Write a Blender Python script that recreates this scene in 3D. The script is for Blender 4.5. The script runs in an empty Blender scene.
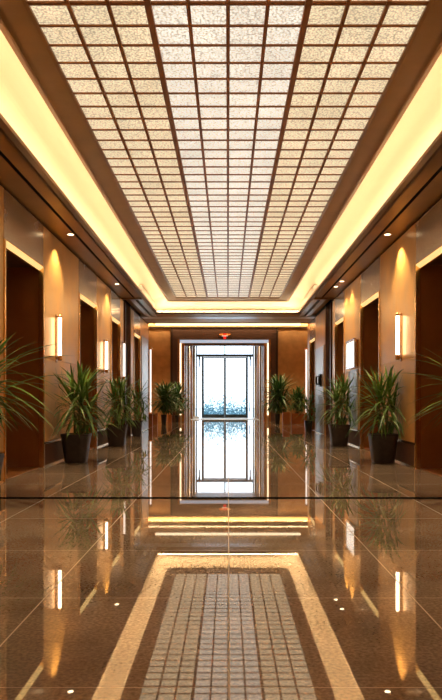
import bpy, bmesh, math, random
from mathutils import Vector, Matrix
random.seed(7)
SC = bpy.context.scene
C = SC.collection
PI = math.pi

# ------------------------------------------------------------------ camera, world, exposure
cam_d = bpy.data.cameras.new('camera')
cam = bpy.data.objects.new('camera', cam_d)
C.objects.link(cam)
EYE = 1.15
cam.location = (0, 0, EYE)
cam.rotation_euler = (PI / 2, 0, 0)
cam_d.sensor_fit = 'VERTICAL'
cam_d.sensor_height = 24
cam_d.lens = 24 * 680 / 700
cam_d.shift_x = -7 / 700
cam_d.shift_y = 50 / 700
cam_d.clip_start = 0.05
SC.camera = cam
W = bpy.data.worlds.new('sky')
SC.world = W
W.use_nodes = True
W.node_tree.nodes['Background'].inputs[0].default_value = (0.84, 0.93, 1.0, 1)
W.node_tree.nodes['Background'].inputs[1].default_value = 2.8
SC.view_settings.view_transform = 'Standard'
SC.view_settings.look = 'None'
SC.view_settings.gamma = 1
SC.view_settings.exposure = 0.40
SC.view_settings.use_curve_mapping = False

# ------------------------------------------------------------------ light levels
COVE = 31.0
PANEL = 0.78
DOWN = 230.0
SCONCE = 6.0

# ------------------------------------------------------------------ materials
def mat(name, col, rough=0.5, metal=0.0, noise=0.0, nscale=6.0, emit=None, estr=0.0, coat=0.0, ior=1.5, rvar=0.0, bump=0.0, stretch=(1, 1, 1)):
    m = bpy.data.materials.new(name)
    m.use_nodes = True
    nt = m.node_tree
    b = nt.nodes['Principled BSDF']
    b.inputs['Base Color'].default_value = (*col, 1)
    b.inputs['Roughness'].default_value = rough
    b.inputs['Metallic'].default_value = metal
    b.inputs['IOR'].default_value = ior
    b.inputs['Coat Weight'].default_value = coat
    b.inputs['Coat Roughness'].default_value = 0.08
    if noise or rvar or bump:
        tc = nt.nodes.new('ShaderNodeTexCoord')
        mp = nt.nodes.new('ShaderNodeMapping')
        mp.inputs['Scale'].default_value = stretch
        nt.links.new(tc.outputs['Object'], mp.inputs[0])
        n = nt.nodes.new('ShaderNodeTexNoise')
        n.inputs['Scale'].default_value = nscale
        n.inputs['Detail'].default_value = 5
        nt.links.new(mp.outputs[0], n.inputs['Vector'])
        if noise:
            r = nt.nodes.new('ShaderNodeMapRange')
            r.inputs[1].default_value = 0.3
            r.inputs[2].default_value = 0.7
            r.inputs[3].default_value = 1 - noise
            r.inputs[4].default_value = 1 + noise
            nt.links.new(n.outputs[0], r.inputs[0])
            v = nt.nodes.new('ShaderNodeVectorMath')
            v.operation = 'SCALE'
            v.inputs[0].default_value = col
            nt.links.new(r.outputs[0], v.inputs['Scale'])
            nt.links.new(v.outputs[0], b.inputs['Base Color'])
        if rvar:
            r = nt.nodes.new('ShaderNodeMapRange')
            r.inputs[1].default_value = 0.3
            r.inputs[2].default_value = 0.7
            r.inputs[3].default_value = max(0.02, rough - rvar)
            r.inputs[4].default_value = rough + rvar
            nt.links.new(n.outputs[0], r.inputs[0])
            nt.links.new(r.outputs[0], b.inputs['Roughness'])
        if bump:
            bp = nt.nodes.new('ShaderNodeBump')
            bp.inputs['Strength'].default_value = bump
            bp.inputs['Distance'].default_value = 0.02
            nt.links.new(n.outputs[0], bp.inputs['Height'])
            nt.links.new(bp.outputs[0], b.inputs['Normal'])
    if emit:
        b.inputs['Emission Color'].default_value = (*emit, 1)
        b.inputs['Emission Strength'].default_value = estr
    return m

M = {}
M['pier'] = mat('champagne_wall_panel', (0.68, 0.38, 0.11), 0.35, 0.5, 0.16, 1.6, rvar=0.07)
M['pier_low'] = mat('rosy_wall_panel', (0.62, 0.34, 0.115), 0.42, 0.4, 0.16, 1.6, rvar=0.07)
M['lintel'] = mat('greyed_bronze_panel', (0.52, 0.43, 0.33), 0.25, 0.85, 0.12, 1.3, rvar=0.03)
M['core'] = mat('dark_wall_core', (0.020, 0.012, 0.008), 0.7)
M['jamb'] = mat('bronze_jamb', (0.34, 0.125, 0.028), 0.38, 0.5, 0.12, 2.0)
M['leafdoor'] = mat('dark_bronze_door', (0.16, 0.05, 0.02), 0.3, 0.6, 0.1, 3.0)
M['niche'] = mat('brown_baseboard', (0.10, 0.035, 0.010), 0.7, 0.1, 0.15, 3.0)
M['gold'] = mat('brushed_gold', (0.85, 0.52, 0.20), 0.25, 1.0, 0.08, 8)
M['soffit'] = mat('bronze_soffit', (0.36, 0.185, 0.05), 0.38, 0.45, 0.10, 2.0)
M['soffit_lip'] = mat('brown_moulding', (0.22, 0.115, 0.05), 0.35, 0.5)
M['soffit_grey'] = mat('grey_sheen_bronze', (0.62, 0.60, 0.60), 0.28, 0.5, 0.05, 3)  # pale grey holds the daylight reflected by the far soffit bands
M['cove'] = mat('cream_cove_plaster', (0.84, 0.75, 0.58), 0.7)
M['border'] = mat('bronze_tray_border', (0.30, 0.145, 0.042), 0.35, 0.5, 0.10, 3)
M['beam'] = mat('copper_lattice', (0.30, 0.105, 0.022), 0.4, 0.45, 0.12, 5)
M['header'] = mat('dark_header_panel', (0.10, 0.05, 0.033), 0.35, 0.3, 0.12, 3)
M['backwall'] = mat('gold_back_panel', (0.55, 0.30, 0.12), 0.42, 0.5, 0.16, 2.5)
M['trim'] = mat('dark_trim', (0.05, 0.028, 0.018), 0.35, 0.4)
M['curtain'] = mat('beige_reveal', (0.50, 0.36, 0.20), 0.5, 0.1, 0.1, 4, stretch=(8, 8, .4))
M['alu'] = mat('dark_aluminium', (0.07, 0.085, 0.09), 0.3, 0.7)
M['white'] = mat('white_paint', (0.80, 0.84, 0.88), 0.4)
M['pot'] = mat('dark_brown_planter', (0.030, 0.020, 0.016), 0.45, 0.0, 0.3, 9, bump=.1)
M['blackpot'] = mat('black_planter', (0.010, 0.010, 0.012), 0.35)
M['copperbox'] = mat('copper_planter', (0.36, 0.13, 0.035), 0.4, 0.4, 0.1, 3)
M['moss'] = mat('moss', (0.06, 0.10, 0.02), 0.9, 0, 0.5, 40, bump=.6)
M['stem'] = mat('green_cane', (0.16, 0.17, 0.05), 0.6, 0, 0.25, 14)
M['chrome'] = mat('polished_steel', (0.72, 0.72, 0.74), 0.16, 1.0)
M['satin'] = mat('satin_steel', (0.46, 0.42, 0.38), 0.34, 0.9)
M['brass'] = mat('sconce_brass', (0.55, 0.30, 0.12), 0.25, 0.9)
M['paving'] = mat('pale_paving', (0.62, 0.68, 0.72), 0.8, 0, 0.08, 2)
M['hedge'] = mat('frosty_hedge', (0.30, 0.50, 0.52), 0.9, 0, 0.4, 5)
M['phone'] = mat('black_plastic', (0.012, 0.012, 0.014), 0.3)

def emis(name, col, s):
    return mat(name, (0.8, 0.8, 0.8), 0.5, emit=col, estr=s)
M['led'] = emis('warm_led', (1.0, 0.73, 0.42), COVE)
M['led_soft'] = emis('warm_strip', (1.0, 0.78, 0.50), 1.7)
M['lintel_glint'] = emis('gold_header_glint', (1.0, 0.66, 0.22), .75)  # emission paints the reflected highlight of the gold door header
M['led_cool'] = emis('cool_strip', (0.60, 0.78, 1.0), 0.45)
M['tube'] = emis('sconce_tube', (1.0, 0.78, 0.50), SCONCE)
M['tube_white'] = emis('pale_tube', (1.0, 0.90, 0.80), 1.1)
M['lens'] = emis('downlight_lens', (1.0, 0.80, 0.5), 6.0)
M['red'] = mat('red_sign', (.5, .01, .01), emit=(1.0, 0.02, 0.01), estr=.6)
M['orange'] = mat('orange_sign', (.5, .15, .03), emit=(1.0, 0.30, 0.04), estr=.8)
M['signwhite'] = mat('pale_sign', (.6, .5, .4), emit=(1.0, 0.8, 0.7), estr=.5)

def leaf_mat(name, a, b):
    m = bpy.data.materials.new(name)
    m.use_nodes = True
    nt = m.node_tree
    p = nt.nodes['Principled BSDF']
    p.inputs['Roughness'].default_value = 0.42
    tc = nt.nodes.new('ShaderNodeTexCoord')
    n = nt.nodes.new('ShaderNodeTexNoise')
    n.inputs['Scale'].default_value = 7
    nt.links.new(tc.outputs['Object'], n.inputs['Vector'])
    r = nt.nodes.new('ShaderNodeValToRGB')
    r.color_ramp.elements[0].position = 0.35
    r.color_ramp.elements[1].position = 0.65
    r.color_ramp.elements[0].color = (*a, 1)
    r.color_ramp.elements[1].color = (*b, 1)
    nt.links.new(n.outputs[0], r.inputs[0])
    nt.links.new(r.outputs[0], p.inputs['Base Color'])
    return m
M['leaf'] = leaf_mat('palm_green', (0.045, 0.12, 0.015), (0.17, 0.30, 0.045))
M['leaf_dark'] = leaf_mat('deep_green', (0.03, 0.10, 0.03), (0.10, 0.22, 0.06))

def floor_mat():
    m = bpy.data.materials.new('polished_brown_marble')
    m.use_nodes = True
    nt = m.node_tree
    L = nt.links.new
    p = nt.nodes['Principled BSDF']
    tc = nt.nodes.new('ShaderNodeTexCoord')
    n1 = nt.nodes.new('ShaderNodeTexNoise'); n1.inputs['Scale'].default_value = 1.1; n1.inputs['Detail'].default_value = 6
    n2 = nt.nodes.new('ShaderNodeTexNoise'); n2.inputs['Scale'].default_value = 55; n2.inputs['Detail'].default_value = 4
    w = nt.nodes.new('ShaderNodeTexNoise'); w.inputs['Scale'].default_value = 0.5; w.inputs['Detail'].default_value = 8; w.inputs['Distortion'].default_value = 1.6
    for n in (n1, n2, w): L(tc.outputs['Object'], n.inputs['Vector'])
    r = nt.nodes.new('ShaderNodeValToRGB')
    r.color_ramp.elements[0].position = 0.32; r.color_ramp.elements[0].color = (0.28, 0.20, 0.135, 1)
    r.color_ramp.elements[1].position = 0.70; r.color_ramp.elements[1].color = (0.54, 0.40, 0.28, 1)
    L(n1.outputs[0], r.inputs[0])
    r2 = nt.nodes.new('ShaderNodeMapRange')
    r2.inputs[1].default_value = 0.3; r2.inputs[2].default_value = 0.7; r2.inputs[3].default_value = 0.62; r2.inputs[4].default_value = 1.38
    L(n2.outputs[0], r2.inputs[0])
    mx = nt.nodes.new('ShaderNodeVectorMath'); mx.operation = 'SCALE'
    L(r.outputs[0], mx.inputs[0]); L(r2.outputs[0], mx.inputs['Scale'])
    # pale veins
    v = nt.nodes.new('ShaderNodeValToRGB')
    e = v.color_ramp.elements
    e[0].position = 0.493; e[0].color = (0, 0, 0, 1)
    e[1].position = 0.507; e[1].color = (0, 0, 0, 1)
    k = e.new(0.5); k.color = (0.30, 0.30, 0.30, 1)
    L(w.outputs[0], v.inputs[0])
    mix = nt.nodes.new('ShaderNodeMixRGB')
    mix.inputs[2].default_value = (0.55, 0.40, 0.28, 1)
    L(v.outputs[0], mix.inputs[0]); L(mx.outputs[0], mix.inputs[1])
    L(mix.outputs[0], p.inputs['Base Color'])
    p.inputs['Roughness'].default_value = 0.09
    p.inputs['IOR'].default_value = 2.9
    p.inputs['Metallic'].default_value = 0.2
    rr = nt.nodes.new('ShaderNodeMapRange')
    rr.inputs[1].default_value = 0.3; rr.inputs[2].default_value = 0.7; rr.inputs[3].default_value = 0.008; rr.inputs[4].default_value = 0.026
    L(n1.outputs[0], rr.inputs[0]); L(rr.outputs[0], p.inputs['Roughness'])
    return m
M['floor'] = floor_mat()
M['joint_light'] = mat('pale_grout', (0.62, 0.48, 0.34), 0.5)
M['joint_fine'] = mat('fine_grout', (0.50, 0.36, 0.23), 0.4)
M['joint_black'] = mat('black_movement_joint', (0.006, 0.005, 0.004), 1.0, ior=1.01)

def panel_mat(name, col, strength, rough, ior=1.6):
    """hammered glass lit from behind: small cells with darker rims"""
    m = bpy.data.materials.new(name)
    m.use_nodes = True
    nt = m.node_tree
    L = nt.links.new
    p = nt.nodes['Principled BSDF']
    tc = nt.nodes.new('ShaderNodeTexCoord')
    v = nt.nodes.new('ShaderNodeTexVoronoi')
    v.inputs['Scale'].default_value = 46
    L(tc.outputs['Object'], v.inputs['Vector'])
    r = nt.nodes.new('ShaderNodeMapRange')
    r.inputs[1].default_value = 0.15; r.inputs[2].default_value = 0.75
    r.inputs[3].default_value = 1.22; r.inputs[4].default_value = 0.40
    L(v.outputs['Distance'], r.inputs[0])
    n = nt.nodes.new('ShaderNodeTexNoise'); n.inputs['Scale'].default_value = 1.2
    L(tc.outputs['Object'], n.inputs['Vector'])
    r2 = nt.nodes.new('ShaderNodeMapRange')
    r2.inputs[1].default_value = 0.3; r2.inputs[2].default_value = 0.7; r2.inputs[3].default_value = 0.88; r2.inputs[4].default_value = 1.1
    L(n.outputs[0], r2.inputs[0])
    mu = nt.nodes.new('ShaderNodeMath'); mu.operation = 'MULTIPLY'
    L(r.outputs[0], mu.inputs[0]); L(r2.outputs[0], mu.inputs[1])
    ms = nt.nodes.new('ShaderNodeMath'); ms.operation = 'MULTIPLY'; ms.inputs[1].default_value = strength
    L(mu.outputs[0], ms.inputs[0])
    L(ms.outputs[0], p.inputs['Emission Strength'])
    p.inputs['Emission Color'].default_value = (*col, 1)
    p.inputs['Base Color'].default_value = (0.35, 0.30, 0.22, 1)
    p.inputs['Roughness'].default_value = rough
    p.inputs['IOR'].default_value = ior
    return m
M['panel'] = panel_mat('cream_hammered_glass', (1.0, 0.81, 0.52), PANEL, 0.3)
M['panel_sheen'] = panel_mat('daylight_sheen_glass', (0.98, 0.91, 0.76), PANEL * 1.06, 0.36, 2.8)  # whiter emission paints the daylight reflection onto the middle panes

def glass_mat(name, tint, pattern):
    m = bpy.data.materials.new(name)
    m.use_nodes = True
    nt = m.node_tree
    L = nt.links.new
    nt.nodes.remove(nt.nodes['Principled BSDF'])
    out = nt.nodes['Material Output']
    tr = nt.nodes.new('ShaderNodeBsdfTransparent')
    tr.inputs[0].default_value = (*tint, 1)
    gl = nt.nodes.new('ShaderNodeBsdfGlossy'); gl.inputs['Roughness'].default_value = 0.03
    mx = nt.nodes.new('ShaderNodeMixShader'); mx.inputs[0].default_value = 0.06
    L(tr.outputs[0], mx.inputs[1]); L(gl.outputs[0], mx.inputs[2])
    L(mx.outputs[0], out.inputs[0])
    if pattern:   # frosted teal flecks, dense low down and thinning upwards
        tc = nt.nodes.new('ShaderNodeTexCoord')
        sp = nt.nodes.new('ShaderNodeSeparateXYZ')
        L(tc.outputs['Object'], sp.inputs[0])
        n = nt.nodes.new('ShaderNodeTexNoise'); n.inputs['Scale'].default_value = 6.5; n.inputs['Detail'].default_value = 3; n.inputs['Distortion'].default_value = 2.5
        L(tc.outputs['Object'], n.inputs['Vector'])
        h = nt.nodes.new('ShaderNodeMapRange')
        h.inputs[1].default_value = 0.2; h.inputs[2].default_value = 2.9; h.inputs[3].default_value = 0.16; h.inputs[4].default_value = -0.28
        L(sp.outputs[2], h.inputs[0])
        a = nt.nodes.new('ShaderNodeMath'); a.operation = 'ADD'
        L(n.outputs[0], a.inputs[0]); L(h.outputs[0], a.inputs[1])
        r = nt.nodes.new('ShaderNodeMapRange')
        r.inputs[1].default_value = 0.44; r.inputs[2].default_value = 0.62; r.inputs[3].default_value = 0; r.inputs[4].default_value = 1
        L(a.outputs[0], r.inputs[0])
        c = nt.nodes.new('ShaderNodeMixRGB')
        c.inputs[1].default_value = (*tint, 1); c.inputs[2].default_value = (0.20, 0.33, 0.38, 1)
        L(r.outputs[0], c.inputs[0]); L(c.outputs[0], tr.inputs[0])
    return m
M['glass'] = glass_mat('door_glass', (0.95, 0.98, 1.0), True)
M['glass_clear'] = glass_mat('clear_glass', (0.88, 0.93, 0.98), False)

# ------------------------------------------------------------------ mesh helpers
class MB:
    def __init__(s): s.v = []; s.f = []; s.m = []; s.mats = []
    def mi(s, m):
        if m not in s.mats: s.mats.append(m)
        return s.mats.index(m)
    def quad(s, pts, m):
        i = len(s.v); s.v += [tuple(p) for p in pts]; s.f.append(tuple(range(i, i + len(pts)))); s.m.append(s.mi(m))
    def box(s, x0, x1, y0, y1, z0, z1, m):
        if x0 > x1: x0, x1 = x1, x0
        if y0 > y1: y0, y1 = y1, y0
        i = len(s.v)
        s.v += [(x, y, z) for z in (z0, z1) for y in (y0, y1) for x in (x0, x1)]
        for f in ((0, 2, 3, 1), (4, 5, 7, 6), (0, 1, 5, 4), (2, 6, 7, 3), (0, 4, 6, 2), (1, 3, 7, 5)):
            s.f.append(tuple(i + k for k in f)); s.m.append(s.mi(m))
    def rings(s, rings, m, cap=True, closed=True):
        i = len(s.v); n = len(rings[0])
        for r in rings: s.v += [tuple(p) for p in r]
        for a in range(len(rings) - 1):
            for k in range(n if closed else n - 1):
                k2 = (k + 1) % n
                s.f.append((i + a * n + k, i + a * n + k2, i + (a + 1) * n + k2, i + (a + 1) * n + k)); s.m.append(s.mi(m))
        if cap:
            s.f.append(tuple(i + k for k in reversed(range(n)))); s.m.append(s.mi(m))
            j = i + (len(rings) - 1) * n
            s.f.append(tuple(j + k for k in range(n))); s.m.append(s.mi(m))
    def lathe(s, prof, m, c=(0, 0, 0), n=20, cap=True):
        s.rings([[(c[0] + r * math.cos(2 * PI * k / n), c[1] + r * math.sin(2 * PI * k / n), c[2] + z) for k in range(n)] for r, z in prof], m, cap)
    def tube(s, pts, rad, m, n=8):
        rs = []
        for q, p in enumerate(pts):
            a = Vector(pts[max(q - 1, 0)]); b = Vector(pts[min(q + 1, len(pts) - 1)])
            t = (b - a).normalized()
            u = t.orthogonal().normalized() if abs(t.z) < 0.95 else (Vector((0, 1, 0)).cross(t)).normalized()
            w = t.cross(u)
            r = rad[q] if isinstance(rad, (list, tuple)) else rad
            rs.append([Vector(p) + (u * math.cos(2 * PI * k / n) + w * math.sin(2 * PI * k / n)) * r for k in range(n)])
        s.rings(rs, m)
    def build(s, name, parent=None, loc=None, smooth=False, bevel=0, normals=True):
        me = bpy.data.meshes.new(name)
        me.from_pydata(s.v, [], s.f)
        for m in s.mats: me.materials.append(m)
        for p, k in zip(me.polygons, s.m): p.material_index = k
        if smooth:
            for p in me.polygons: p.use_smooth = True
        me.update()
        if normals:
            bm = bmesh.new(); bm.from_mesh(me)
            bmesh.ops.recalc_face_normals(bm, faces=bm.faces)
            bm.to_mesh(me); bm.free()
        o = bpy.data.objects.new(name, me)
        C.objects.link(o)
        if parent: o.parent = parent
        if loc: o.location = loc
        if bevel:
            b = o.modifiers.new('bevel', 'BEVEL'); b.width = bevel; b.segments = 2; b.limit_method = 'ANGLE'
        return o

def empty(name, loc=(0, 0, 0), rz=0):
    o = bpy.data.objects.new(name, None); C.objects.link(o)
    o.location = loc; o.rotation_euler = (0, 0, rz); o.empty_display_size = 0.1
    return o
def tag(o, label, cat, group=None):
    o['label'] = label; o['category'] = cat
    if group: o['group'] = group
    return o
def struct(o, label=None, cat=None):
    o['kind'] = 'structure'
    if label: o['label'] = label
    if cat: o['category'] = cat
    return o
def copy_tree(o, parent=None):
    c = o.copy(); C.objects.link(c)
    if parent: c.parent = parent
    for ch in [x for x in ALLKIDS.get(o.name, [])]:
        copy_tree(ch, c)
    return c
ALLKIDS = {}
def remember(o):
    ALLKIDS[o.name] = list(o.children)
    for ch in o.children: remember(ch)

# ------------------------------------------------------------------ dimensions
XW = 3.15           # hall walls
ZS = 4.17           # soffit
ZT = 5.40           # ceiling of the cross lobby
Y0 = -2.0           # wall behind the camera
Y1 = 26.9           # end of the hall walls
Y2 = 36.0           # back wall
Y3 = 43.0           # entrance doors
CX = -0.2           # entrance centre
XL = 4.9            # cross lobby half width
LX = 2.45           # cove lip
LY0, LY1 = -1.0, 23.8
BX, BY1 = 2.01, 22.6   # outside of tray border
GX, GY0, GY1 = 1.675, 22.0 - 67 * .3325, 22.0
ZB = 4.45

# ------------------------------------------------------------------ floor
fl = MB()
xs = [-XL - .3]
def cells(lo, hi, joints):
    """alternating spans: (a, b, kind)"""
    out = []; a = lo
    for j, w, k in sorted(joints):
        if j - w / 2 <= lo or j + w / 2 >= hi: continue
        out.append((a, j - w / 2, None)); out.append((j - w / 2, j + w / 2, k)); a = j + w / 2
    out.append((a, hi, None))
    return out
jx = [(k * 1.07 + 0.005, 0.008, 'l') for k in range(-4, 5)]
jy = [(7.98, 0.15, 'b')] + [(v, 0.006, 'c') for v in (-1, .3, 1.55, 2.72, 3.95, 5.2, 6.6, 9.3, 10.6)] + [(11.9 + 1.3 * k, .006, 'c') for k in range(25)]
for (a, b, k1) in cells(-XL - .3, XL + .3, jx):
    for (c, d, k2) in cells(Y0 - .2, Y3 + .2, jy):
        k = 'b' if k2 == 'b' else (k1 or k2)
        m = M['floor'] if not k else M[{'b': 'joint_black', 'c': 'joint_fine', 'l': 'joint_light'}[k]]
        fl.quad([(a, c, 0), (b, c, 0), (b, d, 0), (a, d, 0)], m)
struct(fl.build('floor', normals=False))
g = MB(); g.quad([(-30, Y3 + .2, -0.02), (30, Y3 + .2, -0.02), (30, Y3 + 60, -0.02), (-30, Y3 + 60, -0.02)], M['paving'])
struct(g.build('pavement', normals=False), 'pale paving outside the glass entrance', 'pavement')

# ------------------------------------------------------------------ hall walls
OPEN = {-1: [(4.7, 6.8), (9.55, 11.6), (14.35, 16.3), (18.3, 19.85), (22.7, 24.4)],
        1: [(4.6, 6.7), (9.4, 11.4), (14.1, 16.15), (18.4, 20.0), (24.5, 26.2)]}
PIL = (20.5, 22.1)
ZO = 3.36
def hall_wall(s):
    w = MB()
    def pier(a, b):
        X = XW
        w.box(s * (X + .03), s * (X + 1.0), a, b, 0, ZT - .02, M['core'])
        gap = .006
        n = max(1, round((b - a) / 1.6)); st = (b - a) / n
        for k in range(n):
            p, q = a + k * st + gap, a + (k + 1) * st - gap
            w.box(s * X, s * (X + .03), p, q, 1.885, ZS - .045, M['pier'])
            w.box(s * X, s * (X + .03), p, q, .43, 1.878, M['pier_low'])
        # recessed baseboard with gold edges
        w.box(s * (X + .012), s * (X + .03), a + .03, b - .03, .03, .39, M['niche'])
        w.box(s * (X - .006), s * (X + .03), a, b, .39, .425, M['gold'])
        w.box(s * (X - .006), s * (X + .03), a, b, 0, .03, M['gold'])
        w.box(s * (X - .004), s * (X + .03), a, a + .09, .03, .39, M['pier_low'])
        w.box(s * (X - .004), s * (X + .03), b - .09, b, .03, .39, M['pier_low'])
    solids = sorted(OPEN[s] + [PIL])
    y = Y0
    for (a, b) in solids:
        pier(y, a)
        y = b
        if (a, b) == PIL:
            X = XW
            w.box(s * (X + .18), s * (X + 1.0), a, b, 0, ZT - .02, M['core'])
            for k in range(4):       # dark vertical ribs
                c = a + .08 + k * (b - a - .2) / 3
                w.box(s * (X + .02), s * (X + .18), c, c + .10, 0, ZS, M['leafdoor' if k % 2 else 'niche'])
            continue
        # lintel
        w.box(s * (XW + .03), s * (XW + 1.0), a, b, ZO + .06, ZT - .02, M['core'])
        w.box(s * XW, s * (XW + .03), a + .006, b - .006, ZO + .07, ZS - .045, M['lintel'])
        # alcove: jambs, ceiling
        w.box(s * (XW + .01), s * (XW + .78), a, a + .012, 0, ZO + .06, M['jamb'])
        w.box(s * (XW + .01), s * (XW + .78), b - .012, b, 0, ZO + .06, M['jamb'])
        w.box(s * (XW + .01), s * (XW + .78), a, b, ZO + .05, ZO + .06, M['niche'])
    pier(y, Y1)
    # end face of the hall wall towards the lobby
    w.box(s * XW, s * (XL + .2), Y1, Y1 + .03, 0, ZT - .02, M['pier'])
    return w.build('wall_left' if s < 0 else 'wall_right')
for s in (-1, 1): struct(hall_wall(s))

# lift doorways
n = 0
for s in (-1, 1):
    for (a, b) in OPEN[s]:
        n += 1
        c = (a + b) / 2; h = (b - a) / 2
        root = empty(f'door_{n}', (s * XW, c, 0)); struct(root)
        f = MB()     # gold casing, inner stepped edge
        for q in (-1, 1):
            f.box(s * -.02, s * .03, q * h, q * (h - .05), 0, ZO + .06, M['gold'])
            f.box(s * .03, s * .07, q * (h - .014), q * (h - .035), 0, ZO + .02, M['gold'])
        f.box(s * -.02, s * .03, -h + .05, h - .05, ZO + .045, ZO + .06, M['gold'])
        f.box(s * .05, s * .09, -h + .05, h - .05, ZO - .02, ZO + .048, M['gold'])
        f.build('door_frame', root, bevel=.004)
        f = MB()
        f.quad([(s * -.018, -h + .05, ZO + .044), (s * -.018, h - .05, ZO + .044), (s * .05, h - .05, ZO - .012), (s * .05, -h + .05, ZO - .012)], M['lintel_glint'])  # glowing chamfer stands in for the gold frame's reflection
        f.build('header_glint', root, normals=False)
        for q in (-1, 1):
            f = MB()
            f.box(s * .70, s * .74, q * .006, q * (h - .016), .02, ZO + .04, M['leafdoor'])
            f.box(s * .685, s * .70, q * .05, q * (h - .10), .12, ZO - .5, M['leafdoor'])
            f.build('door_leaf', root, bevel=.004)
        f = MB(); f.box(s * .06, s * .70, -h + .016, h - .016, 0.0, .012, M['jamb'])
        f.build('sill', root)

# ------------------------------------------------------------------ back of hall, lobby shell, vestibule
w = MB(); w.box(-XW - 1, XW + 1, Y0 - .2, Y0, 0, ZT - .02, M['pier'])
struct(w.build('wall_front'))
for s, nm in ((-1, 'wall_lobby_left'), (1, 'wall_lobby_right')):
    w = MB(); w.box(s * XL, s * (XL + .2), Y1 + .03, Y2, 0, ZT - .02, M['pier'])
    struct(w.build(nm))
PH = 2.10; PZ = 4.03      # portal clear opening
w = MB()
for s in (-1, 1):
    x0, x1 = CX + s * (PH + .36), s * (XL + .2)
    w.box(x0, x1, Y2, Y2 + .25, 0, ZT - .02, M['backwall'])
    # wall panels with dark verticals
    w.box(CX + s * 2.46, CX + s * 2.72, Y2 - .05, Y2, 0, 4.95, M['header'])
    w.box(CX + s * 2.72, CX + s * 2.84, Y2 - .07, Y2, 0, 4.95, M['trim'])
w.box(CX - PH - .36, CX + PH + .36, Y2, Y2 + .25, PZ + .32, ZT - .02, M['backwall'])
w.box(CX - 2.46, CX + 2.46, Y2 - .05, Y2, PZ + .32, 4.95, M['header'])
w.box(-XL, XL, Y2 - .09, Y2, 4.95, 5.03, M['trim'])
struct(w.build('wall_back'))
# portal frame
root = empty('trim_1', (CX, Y2, 0)); struct(root)
f = MB()
for s in (-1, 1):
    f.box(s * (PH + .36), s * (PH + .26), -.06, .25, 0, PZ + .32, M['jamb'])
    f.box(s * (PH + .14), s * PH, -.03, .3, 0, PZ + .12, M['jamb'])
    f.box(s * (PH + .26), s * (PH + .14), .10, .25, 0, PZ + .2, M['curtain'])
f.box(-PH, PH, -.03, .3, PZ, PZ + .12, M['header'])
f.box(-PH - .26, PH + .26, .10, .25, PZ + .12, PZ + .32, M['curtain'])
f.build('portal_frame', root, bevel=.005)
for s in (-1, 1):
    f = MB(); f.box(s * (PH + .25), s * (PH + .18), .0, .08, .35, PZ + .13, M['led_soft']); f.build('side_light', root)
f = MB(); f.box(-PH - .24, PH + .24, .0, .08, PZ + .15, PZ + .30, M['led_cool']); f.build('head_light', root)

# vestibule walls with vertical bands
for s in (-1, 1):
    w = MB()
    X = PH + .02
    w.box(CX + s * X, CX + s * (X + .2), Y2 + .3, Y3 + .2, 0, 4.75, M['jamb'])
    for k, (ya, yb, dx, m) in enumerate(((37.0, 38.2, .04, 'curtain'), (38.9, 40.2, .10, 'curtain'), (40.8, 41.8, .16, 'jamb'), (42.0, 43.0, .26, 'curtain'))):
        w.box(CX + s * (X - dx), CX + s * X, ya, yb, 0, 4.7, M[m])
    struct(w.build('wall_vestibule_left' if s < 0 else 'wall_vestibule_right'))
w = MB(); w.box(CX - 2.3, CX + 2.3, Y2 + .25, Y3 + .2, 4.72, 4.9, M['header'])
struct(w.build('ceiling_vestibule'))
# entrance glazing
root = empty('door_11', (CX, Y3, 0)); struct(root)
DW = 1.84; DT = 4.70
f = MB()
f.box(-DW, DW, -.06, .06, 3.88, 4.04, M['alu'])
for x in (-DW + .04, -1.42, 1.42, DW - .04):
    f.box(x - .04, x + .04, -.05, .05, 0.02, DT if abs(x) > 1.5 else 3.9, M['alu'])
f.box(-.03, .03, -.03, .03, 4.04, DT, M['alu'])
f.build('door_frame', root)
f = MB(); f.box(-DW, DW, -.02, .02, 4.04, 4.68, M['glass_clear']); f.build('transom_glass', root)
for s in (-1, 1):
    f = MB(); f.box(s * 1.46, s * (DW - .08), -.01, .01, .02, 3.88, M['glass_clear']); f.build('side_glass', root)
    lf = MB()
    lf.box(s * .002, s * .075, -.09, -.04, .02, 3.86, M['alu'])
    lf.box(s * 1.32, s * 1.38, -.09, -.04, .02, 3.86, M['alu'])
    lf.box(s * .06, s * 1.32, -.09, -.04, .02, .24, M['alu'])
    lf.box(s * .06, s * 1.32, -.09, -.04, 3.78, 3.86, M['alu'])
    d = lf.build('door_leaf', root)
    f = MB(); f.box(s * .06, s * 1.32, -.07, -.06, .24, 3.78, M['glass']); f.build('glass_pane', d)
    f = MB()
    f.tube([(s * 1.60, -.10, 3.82), (s * 1.60, -.16, 3.6), (s * 1.60, -.16, 3.35), (s * 1.60, -.08, 3.25)], .035, M['alu'])
    f.box(s * 1.55, s * 1.67, -.12, -.05, 3.70, 3.90, M['alu']); f.build('door_closer', root)
    f = MB()
    f.tube([(s * 1.56, -.09, .42), (s * 1.56, -.17, .46), (s * 1.56, -.17, .98), (s * 1.56, -.09, 1.02)], .026, M['alu']); f.build('handle', root)
# threshold
w = MB(); w.box(CX - 2.1, CX + 2.1, 39.2, Y3 - .1, 0, .012, M['white'])
struct(w.build('trim_2'), 'pale floor slab before the glass doors', 'threshold')

# ------------------------------------------------------------------ ceiling
c = MB()
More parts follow.
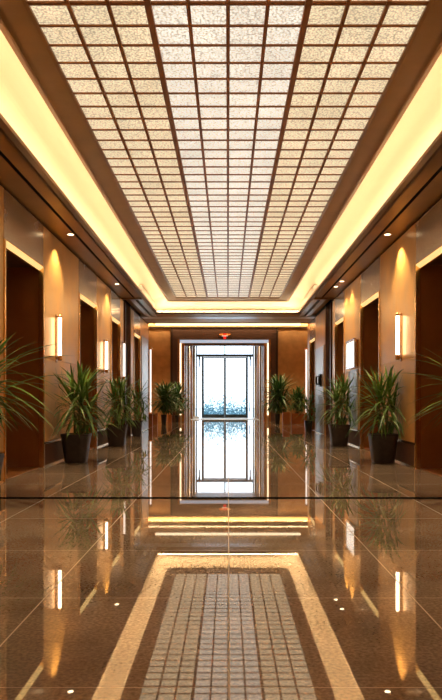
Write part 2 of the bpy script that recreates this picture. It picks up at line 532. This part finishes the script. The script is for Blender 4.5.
# flat soffits along both sides, with shadow slot and moulded lip
SY = 20.1
for s in (-1, 1):
    def fr(xa, xb, ya, yb, z, m, t=.12): c.box(s * xa, s * xb, ya, yb, z, z + t, M[m])
    fr(2.81, XW + .03, Y0, SY, ZS, 'soffit')
    fr(2.56, 2.755, Y0, SY, ZS, 'soffit')
    fr(2.755, 2.81, Y0, SY, ZS + .115, 'core', .05)
    fr(2.755, 2.759, Y0, SY, ZS + .004, 'core', .11)
    fr(2.806, 2.81, Y0, SY, ZS + .004, 'core', .11)
    # ledge where the soffit steps
    fr(2.56, XW + .02, SY, SY + .14, ZS - .035, 'soffit_lip', .2)
    # stepped bands beyond it, coloured pale for reflected daylight
    def slope(xa, xb, za, zb, m):
        c.rings([[(s * xa, y, za), (s * xb, y, zb), (s * xb, y, ZS + .4), (s * xa, y, ZS + .4)] for y in (SY + .14, 24.6)], M[m])
    slope(2.56, 2.74, ZS - .01, ZS + .03, 'soffit_grey')
    slope(2.74, 2.80, ZS + .10, ZS + .10, 'trim')
    slope(2.80, 2.98, ZS - .01, ZS + .03, 'soffit_grey')
    slope(2.98, XW + .02, ZS + .08, ZS + .08, 'soffit')
# end bulkheads
c.box(-XW - .02, XW + .02, 24.6, 25.2, ZS - .01, ZS + .2, M['soffit_grey'])
c.box(-XW - .02, XW + .02, 25.2, 26.5, ZS - .01, ZS + .2, M['soffit'])
c.box(-XW - .02, XW + .02, 26.5, 26.6, ZS - .03, ZT, M['soffit_lip'])
c.box(-2.56, 2.56, LY1 + .11, 24.6, ZS, ZS + .12, M['soffit'])
c.box(-2.56, 2.56, Y0, LY0 - .11, ZS, ZS + .12, M['soffit'])
# moulded lip all round
def ring(off, z):
    return [(-(LX + off), LY0 - off, z), (LX + off, LY0 - off, z), (LX + off, LY1 + off, z), (-(LX + off), LY1 + off, z)]
prof = [(.12, .0), (.10, -.0), (.095, .03), (.06, .035), (.055, .015), (.0, .02), (.0, .07), (.02, .07), (.03, .045), (.12, .045)]
c.rings([ring(o, ZS + z) for o, z in prof], M['soffit_lip'], cap=False)
# cove: gutter, back wall, curve, upper surface
cp = [(.05, .035), (.24, .035), (.26, .07), (.26, .22)] + [(.26 - .51 * (1 - math.cos(PI / 2 * k / 16)), .22 + .41 * math.sin(PI / 2 * k / 16)) for k in range(1, 17)]
c.rings([ring(o, ZS + z) for o, z in cp] + [[(-BX + .25, LY0 + .5, ZS + .63), (BX - .25, LY0 + .5, ZS + .63), (BX - .25, BY1 - .25, ZS + .63), (-BX + .25, BY1 - .25, ZS + .63)]], M['cove'], cap=False)
c.box(-XW - 1, XW + 1, Y0 - .2, 26.6, ZS + .8, ZS + .9, M['core'])
c.box(-XL - .2, XL + .2, 26.6, Y2 + .25, ZT, ZT + .1, M['soffit'])
ce = c.build('ceiling', normals=False); struct(ce)

# luminous ceiling tray
tray = empty('luminous_ceiling', (0, 11, ZB))
tag(tray, 'long backlit ceiling of cream textured glass squares in a copper lattice above the hall', 'ceiling light')
f = MB()
def rect_ring(x, ya, yb, z): return [(-x, ya - 11, z - ZB), (x, ya - 11, z - ZB), (x, yb - 11, z - ZB), (-x, yb - 11, z - ZB)]
f.rings([rect_ring(GX, GY0, GY1, ZB + .06), rect_ring(GX, GY0, GY1, ZB + .015), rect_ring(GX + .03, GY0 - .03, GY1 + .05, ZB), rect_ring(BX - .06, LY0 + .30, BY1 - .1, ZB - .02),
         rect_ring(BX - .05, LY0 + .29, BY1 - .08, ZB - .035), rect_ring(BX, LY0 + .25, BY1, ZB - .03), rect_ring(BX, LY0 + .25, BY1, ZB + .06)], M['border'], cap=False)
f.build('tray_border', tray)
cell = .335
rows = 67; cy = (GY1 - GY0) / rows
ZP = ZB + .03
for i in range(0, 11):
    x = -GX + i * cell
    if i in (0, 10): continue
    hw = .028 if i in (3, 7) else .017
    f = MB(); f.box(x - hw, x + hw, GY0 - 11, GY1 - 11, ZP - ZB - (.04 if i in (3, 7) else .025), ZP - ZB, M['beam'])
    f.build('long_bar', tray)
for j in range(1, rows):
    y = GY1 - j * cy - 11
    f = MB(); f.box(-GX, GX, y - (.035 if j == 49 else .013), y + .013, ZP - ZB - .013, ZP - ZB, M['beam'])
    f.build('cross_bar', tray)
near = [(i, j) for j in range(rows) for i in range(10) if GY1 - j * cy > 5.3 and GY1 - (j + 1) * cy < 8.9]
near = sorted(near, key=lambda t: -t[1])[:100]
rest = MB()
for j in range(rows):
    for i in range(10):
        xa = -GX + i * cell; yb = GY1 - j * cy - 11; ya = yb - cy
        m = M['panel_sheen'] if 3 <= i <= 6 else M['panel']  # middle columns carry the painted daylight sheen
        q = MB() if (i, j) in near else rest
        q.box(xa + .004, xa + cell - .004, ya + .004, yb - .004, ZP - ZB + .001, ZP - ZB + .009, m)
        if q is not rest: q.build('glass_panel', tray)
r = rest.build('glass_panel', tray); r['kind'] = 'stuff'

# cove light strips hidden behind the lip
for nm, b, lab in (('cove_light', (-LX - .065, -LX - .04, LY0, LY1), 'long warm cove light strip above the soffit over the left lift doors'),
              ('cove_light', (LX + .04, LX + .065, LY0, LY1), 'long warm cove light strip above the soffit over the right lift doors'),
              ('cove_light', (-LX, LX, LY1 + .04, LY1 + .065), 'short warm cove light strip across the far end of the ceiling'),
              ('cove_light', (-LX, LX, LY0 - .065, LY0 - .04), 'short warm cove light strip behind the near end of the ceiling')):
    f = MB(); f.box(b[0], b[1], b[2], b[3], ZS + .048, ZS + .09, M['led'])
    tag(f.build(nm), lab, 'light strip', 'warm strips round the ceiling cove')

# linear light at the far bulkhead + wash light on back wall
f = MB(); f.box(-XW + .04, XW - .04, 26.62, 26.92, ZS - .0, ZS + .07, M['gold'])
t = f.build('linear_light'); tag(t, 'long horizontal light bar under the far ceiling bulkhead', 'light bar')
f = MB(); f.box(-XW + .3, XW - .3, 26.61, 26.86, ZS - .075, ZS, M['led_soft']); f.build('diffuser', t)
f = MB(); f.box(-XL + .3, XL - .3, Y2 - .3, Y2 - .22, 5.22, 5.36, M['led'])
ww = f.build('wall_washer_light'); tag(ww, 'warm strip washing the top of the entrance wall', 'light strip')
f = MB(); f.box(-XL + .02, XL - .02, Y2 - .82, Y2 - .79, 5.12, 5.38, M['trim']); f.build('shield', ww)  # added board, keeps the strip out of the floor reflection

# ------------------------------------------------------------------ downlights
def downlight(name, x, y, z, label, power, spot=100):
    root = empty(name, (x, y, z)); tag(root, label, 'downlight', 'small round downlights in the soffits')
    f = MB(); f.lathe([(.075, -.004), (.075, .0), (.055, .004), (.055, -.004), (.075, -.004)], M['gold'], n=20, cap=False)
    f.build('trim_ring', root)
    f = MB(); f.lathe([(.054, -.003), (.054, -.001)], M['lens'], n=20); f.build('lens', root)
    l = bpy.data.lights.new('downlight_beam', 'SPOT'); l.energy = power; l.spot_size = math.radians(spot); l.spot_blend = .5
    l.color = (1.0, .74, .42); l.shadow_soft_size = .05
    o = bpy.data.objects.new('downlight_beam', l); C.objects.link(o); o.parent = root; o.location = (0, 0, -.02)
    return root
for x, y, lab in ((-2.87, 12.4, 'round downlight in the left soffit above the nearest tall wall light'),
                  (-2.89, 17.7, 'round downlight in the left soffit above the second tall wall light'),
                  (-2.87, 6.9, 'out-of-view round downlight added in the left soffit above the cut-off near palm'),  # outside the view, continues the row for extra light
                  (2.91, 12.4, 'round downlight in the right soffit above the nearest tall wall light'),
                  (2.90, 17.3, 'round downlight in the right soffit, nearer of the close pair'),
                  (2.87, 18.1, 'round downlight in the right soffit, farther of the close pair'),
                  (2.89, 6.9, 'out-of-view round downlight added in the right soffit above the cut-off near palm')):  # also outside the view, added for its light
    downlight('recessed_downlight', x, y, ZS, lab, DOWN if abs(y - 17.7) > .5 else DOWN * .6)
for x, lab in ((-2.7, 'round downlight in the lobby ceiling over the left corner palms'), (2.9, 'round downlight in the lobby ceiling over the right corner palms')):
    downlight('recessed_downlight', x, 33.0, ZT, lab, DOWN * 2)
for x, lab in ((CX - 1.5, 'unseen round downlight added to warm the left vestibule wall'), (CX + 1.5, 'unseen round downlight added to warm the right vestibule wall')):
    downlight('recessed_downlight', x, 39.5, 4.72, lab, DOWN * .9, 130)  # hidden lamps added above the portal to warm the vestibule

# ------------------------------------------------------------------ wall lights
def sconce(s, y, z0, z1, label, tube='tube', r=.032, off=.07):
    root = empty('wall_sconce', (s * XW, y, z0)); tag(root, label, 'wall light', 'tall tube lights on the hall walls')
    H = z1 - z0
    f = MB(); f.box(0, -s * .015, -.05, .05, -.12, H + .05, M['brass']); f.build('backplate', root, bevel=.003)
    f = MB(); f.lathe([(r * .8, 0), (r, .01), (r, H - .01), (r * .8, H)], M[tube], (-s * off, 0, 0), 14); f.build('glass_tube', root, smooth=False)
    f = MB()
    f.lathe([(.028, -.09), (.04, -.075), (.04, -.02), (.034, 0)], M['brass'], (-s * off, 0, 0), 14)
    f.box(-s * .012, -s * off, -.018, .018, -.06, -.03, M['brass'])
    f.build('bracket', root)
    f = MB()
    f.lathe([(.034, H), (.034, H + .03), (.02, H + .045)], M['brass'], (-s * off, 0, 0), 14)
    f.box(-s * .012, -s * off, -.012, .012, H + .01, H + .025, M['brass'])
    f.build('cap', root)
    return root
sconce(-1, 12.45, 1.96, 2.66, 'tall warm tube light on the left wall behind the nearest potted palm')
sconce(1, 12.35, 1.97, 2.68, 'tall warm tube light on the right wall behind the nearest potted palm')
sconce(-1, 17.25, 1.93, 2.63, 'tall warm tube light on the left wall, second from the camera')
sconce(-1, 20.2, 1.85, 2.83, 'thin pale tube light beside the dark recess on the left wall', 'tube_white', .03)
# framed lantern on right wall
def lantern(s, y, z0, z1, label):
    root = empty('wall_lantern', (s * XW, y, z0)); tag(root, label, 'wall light')
    H = z1 - z0
    f = MB(); f.box(0, -s * .05, -.55, .55, 0, H, M['copperbox']); f.build('backplate', root)
    for q in (-1, 1):
        f = MB(); f.box(-s * .05, -s * .085, q * .10, q * .50, .02, H - .02, M['tube_white']); f.build('glass_panel', root)
    f = MB(); f.box(-s * .05, -s * .10, -.565, .565, -.03, .0, M['chrome']); f.box(-s * .05, -s * .10, -.565, .565, H, H + .03, M['chrome'])
    for q in (-1, 1): f.box(-s * .05, -s * .10, q * .535, q * .56, 0, H, M['chrome'])
    f.build('lantern_frame', root)
    return root
lantern(1, 17.0, 1.97, 2.62, 'framed twin-tube wall lantern on the right wall above the second palm')
# polished metal panels catching daylight
def steel_panel(s, y0, y1, z0, z1, label):
    f = MB(); f.box(0, -s * .02, y0, y1, z0, z1, M['satin']); f.box(-s * .02, -s * .03, y0, y0 + .04, z0, z1, M['white']); f.box(-s * .02, -s * .03, y1 - .04, y1, z0, z1, M['white'])
    o = f.build('wall_panel', loc=(s * XW, 0, 0)); tag(o, label, 'panel')
steel_panel(1, 16.45, 17.6, .45, 1.90, 'polished steel panel under the framed lantern on the right wall')
steel_panel(1, 22.25, 24.3, .03, 2.95, 'tall polished steel panel behind the black wall phone')
steel_panel(-1, 24.7, 26.7, .03, 3.5, 'tall polished steel panel at the far end of the left wall')
# wall phone
root = empty('wall_phone', (XW - .03, 22.9, 1.6)); tag(root, 'small black wall phone on the steel panel at the right wall', 'phone')
f = MB(); f.box(0, -.06, -.16, .16, 0, .42, M['phone']); f.box(-.06, -.09, -.13, .0, .05, .37, M['phone']); f.build('body', root, bevel=.01)
f = MB(); f.tube([(-.10, .08, .36), (-.13, .08, .30), (-.13, .08, .12), (-.10, .08, .06)], .03, M['phone']); f.build('handset', root, smooth=True)

# floor-standing column lights at the hall mouth
for s, lab in ((-1, 'slim floor column light with gold foot at the left hall corner'), (1, 'slim floor column light with gold foot at the right hall corner')):
    root = empty('column_light', (s * 3.32 + .02, 29.0, 0)); tag(root, lab, 'floor light', 'slim column lights at the hall corners')
    f = MB(); f.box(-.08, .08, -.08, .08, 0, .55, M['copperbox']); f.box(-.09, .09, -.09, .09, .55, .60, M['gold']); f.build('base', root, bevel=.004)
    f = MB(); f.box(-.03, .03, -.03, .03, .62, 3.30, M['tube_white']); f.build('light_tube', root)
    f = MB(); f.box(-.055, .055, -.055, .055, 3.30, 3.36, M['gold']); f.build('cap', root)

# illuminated sign above the portal
root = empty('ceiling_sign', (-.17, Y2 - .05, 4.42)); tag(root, 'small glowing red and orange sign on the header above the entrance', 'sign')
f = MB(); f.rings([[(x * math.cos(a) , y, .19 + .045 * math.sin(a)) for a in [2 * PI * k / 20 for k in range(20)]] for x, y in ((.30, 0), (.30, -.05), (.27, -.06))], M['orange']); f.build('lamp_bar', root)
f = MB(); f.rings([[(.115 * math.cos(a), y, .20 + .04 * math.sin(a)) for a in [2 * PI * k / 16 for k in range(16)]] for y in (-.06, -.07)], M['red'])
for q in (-1, 1): f.rings([[(q * .20 + .03 * math.cos(a), y, .20 + .03 * math.sin(a)) for a in [2 * PI * k / 12 for k in range(12)]] for y in (-.06, -.07)], M['red'])
f.build('red_mark', root)
f = MB(); f.box(-.16, .16, -.05, 0, .095, .135, M['signwhite']); f.build('pale_strip', root)
f = MB(); f.rings([[(.085 * math.cos(a), y, .02 + .075 * math.sin(a)) for a in [2 * PI * k / 16 for k in range(16)]] for y in (0, -.06)], M['red']); f.build('red_lamp', root)

# ------------------------------------------------------------------ plants
def leaf(mb, base, phi, el, L, w, droop, m, seg=7, twist=0):
    d = Vector((math.cos(phi), math.sin(phi), 0))
    side = Vector((-math.sin(phi), math.cos(phi), 0))
    pts = []
    for k in range(seg + 1):
        t = k / seg
        r = L * (math.cos(el) * t + .10 * droop * t * t)
        z = L * (math.sin(el) * t - droop * t * t)
        pts.append(Vector(base) + d * r + Vector((0, 0, z)) + side * (twist * t * t * L))
    i = len(mb.v); mi = mb.mi(m)
    for k, p in enumerate(pts):
        t = k / seg
        ww = w * (0.35 + 0.65 * math.sin(min(1, t * 2.2) * PI / 2)) * (1 - t ** 3) + .0012
        up = Vector((0, 0, ww * .35))
        mb.v += [tuple(p - side * ww + up), tuple(p), tuple(p + side * ww + up)]
    for k in range(seg):
        a = i + 3 * k
        mb.f += [(a, a + 1, a + 4, a + 3), (a + 1, a + 2, a + 5, a + 4)]; mb.m += [mi, mi]

def palm(x, y, label, seed, pot='square', r=.26, ph=.53, top=1.82, spread=.56, n=165, lm='leaf', pm='pot', rz=0, stems=None, low=.85, lw=1.0):
    rnd = random.Random(seed)
    root = empty('potted_palm', (x, y, 0), rz); tag(root, label, 'plant')
    f = MB()
    nseg = 28
    def sq(rad, z):   # rounded square outline
        out = []
        for k in range(nseg):
            a = 2 * PI * k / nseg
            cx_, sy_ = math.cos(a), math.sin(a); e = .45 if pot == 'square' else 1
            out.append((rad * math.copysign(abs(cx_) ** e, cx_), rad * math.copysign(abs(sy_) ** e, sy_), z))
        return out
    f.rings([sq(r * .70, 0), sq(r * .74, .01), sq(r * .97, ph - .05), sq(r, ph - .045), sq(r, ph), sq(r - .022, ph), sq(r - .03, ph - .05)], M[pm])
    f.build('pot', root, smooth=False)
    f = MB(); f.rings([sq(r - .03, ph - .06), sq(r - .03, ph - .03), sq((r - .03) * .6, ph - .005), sq(.01, ph + .002)], M['moss']); f.build('moss', root, smooth=True)
    stems = stems or [(-.03, .02, .48), (.05, -.02, .62), (.02, .05, .40), (.10, .03, .30)]
    fol = MB()
    H = top - ph
    for si, (sx, sy, sh) in enumerate(stems):
        z1 = ph + sh * H
        lean = (sx * 2.2, sy * 2.2)
        st = MB()
        st.tube([(sx, sy, ph - .04), (sx + (lean[0] - sx) * .4, sy + (lean[1] - sy) * .4, ph + (z1 - ph) * .5), (lean[0], lean[1], z1)], [.022, .018, .014], M['stem'], 7)
        st.build('stem', root, smooth=True)
        k_n = int(n * (1.25 if si < 2 else .75) / len(stems))
        for k in range(k_n):
            u = k / k_n
            phi = k * 2.39996 + rnd.uniform(-.3, .3)
            el = math.radians(86 - 100 * u ** .72 + rnd.uniform(-9, 9))
            zb = z1 - (.28 * H) * u + rnd.uniform(-.02, .02)
            zb = max(zb, ph + .12 * H)
            upf = max(0, math.sin(el))
            L = spread * (1.10 + .15 * rnd.random())
            room = (top - zb) / max(.2, upf) if upf > .5 else 9
            droop = rnd.uniform(.50, 1.0) * (1.05 - .55 * upf)
            if upf > .55:
                droop *= .6
                L = min(spread * 1.5, (top - zb) / (upf - droop * .75) * rnd.uniform(.85, 1.12))
            # keep tips above the pot
            dz = L * (math.sin(el) - droop)
            if zb + dz < low * ph:
                L = max(.3 * spread, min(L, (zb - low * ph) / max(.05, droop - math.sin(el))))
            leaf(fol, (lean[0] * .98, lean[1] * .98, zb), phi, el, L, rnd.uniform(.017, .026) * lw, droop, M[lm], twist=rnd.uniform(-.15, .15))
    # keep foliage out of the wall plane
    lim = XW - .05 - abs(x)
    out = []
    cr, sr = math.cos(rz), math.sin(rz)
    for (vx, vy, vz) in fol.v:
        wx = vx * cr - vy * sr
        if y < Y1 and (wx > 0) == (x > 0) and abs(wx) > lim:
            k = lim / abs(wx); wx2 = wx * (k * .9 + .1 * k * k)
            dxw = wx2 - wx
            vx += dxw * cr; vy += -dxw * sr
        wy = vx * sr + vy * cr
        if y > Y1 and y + wy > Y2 - .12: vy = Y2 - .12 - y
        if y < Y1 and abs(x) > 2.8 and y > 24: vy *= .8
        out.append((vx, vy, vz))
    fol.v = out
    fol.build('foliage', root, smooth=True, normals=False)
    return root

palm(-2.84, 7.7, 'large palm cut off by the left edge of the view, nearest plant on that side', 11, top=1.90, spread=.78, n=160, low=1.5, stems=[(-.03, .02, .60), (.05, -.02, .72), (.02, .05, .55)])
palm(2.86, 7.6, 'large palm cut off by the right edge of the view, nearest plant on that side', 12, top=1.84, spread=.72, n=150, low=1.5, stems=[(-.03, .02, .60), (.05, -.02, .70), (.02, .05, .55)])
palm(-2.80, 12.55, 'full potted palm before the nearest tall tube light on the left wall', 1, top=1.86, spread=.66)
palm(2.86, 12.55, 'full potted palm before the nearest tall tube light on the right wall', 2, top=1.82, spread=.66)
palm(-2.78, 17.0, 'second potted palm from the front along the left wall', 3, top=1.82, spread=.60, n=155)
palm(2.80, 17.1, 'second potted palm from the front along the right wall, below the framed lantern', 4, top=1.82, spread=.60, n=155)
palm(-2.90, 21.6, 'small potted palm beside the dark recess in the left wall', 5, r=.18, ph=.50, top=1.88, spread=.48, n=80)
palm(2.84, 24.0, 'small palm before the steel panel on the right wall, partly behind a larger one', 6, r=.14, ph=.42, top=1.55, spread=.40, n=70, pm='blackpot')
palm(-3.02, 32.0, 'bushy dark palm in a slim black pot before the left end of the entrance wall', 7, 'round', r=.14, ph=.46, top=2.1, spread=.76, lw=2.0, n=230, lm='leaf_dark', pm='blackpot', low=1.2)
palm(-2.62, 34.7, 'farther bushy dark palm beside the left jamb of the entrance portal', 8, 'round', r=.12, ph=.36, top=2.15, spread=.66, lw=2.0, n=220, lm='leaf_dark', pm='blackpot', low=1.6)
palm(2.42, 33.3, 'bushy dark palm in a slim black pot beside the right jamb of the portal', 9, 'round', r=.14, ph=.46, top=2.5, spread=.88, lw=2.0, n=260, lm='leaf_dark', pm='blackpot', low=1.1)
palm(3.55, 35.0, 'farther bushy dark palm before the right end of the entrance wall', 10, 'round', r=.12, ph=.50, top=1.9, spread=.56, lw=1.9, n=200, lm='leaf_dark', pm='blackpot', low=1.2)
# copper boxes at the lobby corners
def cbox(x, y, w, d, h, label):
    f = MB()
    f.rings([[(-w, -d, 0), (w, -d, 0), (w, d, 0), (-w, d, 0)], [(-w, -d, h), (w, -d, h), (w, d, h), (-w, d, h)],
             [(-w + .02, -d + .02, h), (w - .02, -d + .02, h), (w - .02, d - .02, h), (-w + .02, d - .02, h)],
             [(-w + .02, -d + .02, h - .06), (w - .02, -d + .02, h - .06), (w - .02, d - .02, h - .06), (-w + .02, d - .02, h - .06)]], M['copperbox'])
    tag(f.build('planter_box', loc=(x, y, 0), bevel=.004), label, 'planter', 'low copper planter boxes in the lobby corners')
cbox(-3.36, 31.0, .14, .14, .55, 'narrow copper planter box left of the bushy palm in the lobby corner')
cbox(2.72, 31.9, .16, .16, .58, 'narrow copper planter box before the bushy palm by the right jamb')
cbox(3.42, 32.9, .36, .14, .50, 'wide low copper planter box in the right lobby corner')
cbox(-2.86, 33.6, .09, .09, .42, 'slim copper planter box between the two left corner palms')
# little white box and bottle-like stanchion by the entrance
f = MB(); f.box(-.20, .20, -.15, .15, 0, .14, M['white']); tag(f.build('floor_box', loc=(CX - 1.78, Y3 - 1.1, 0), bevel=.01), 'small white box on the floor left of the glass doors', 'box')
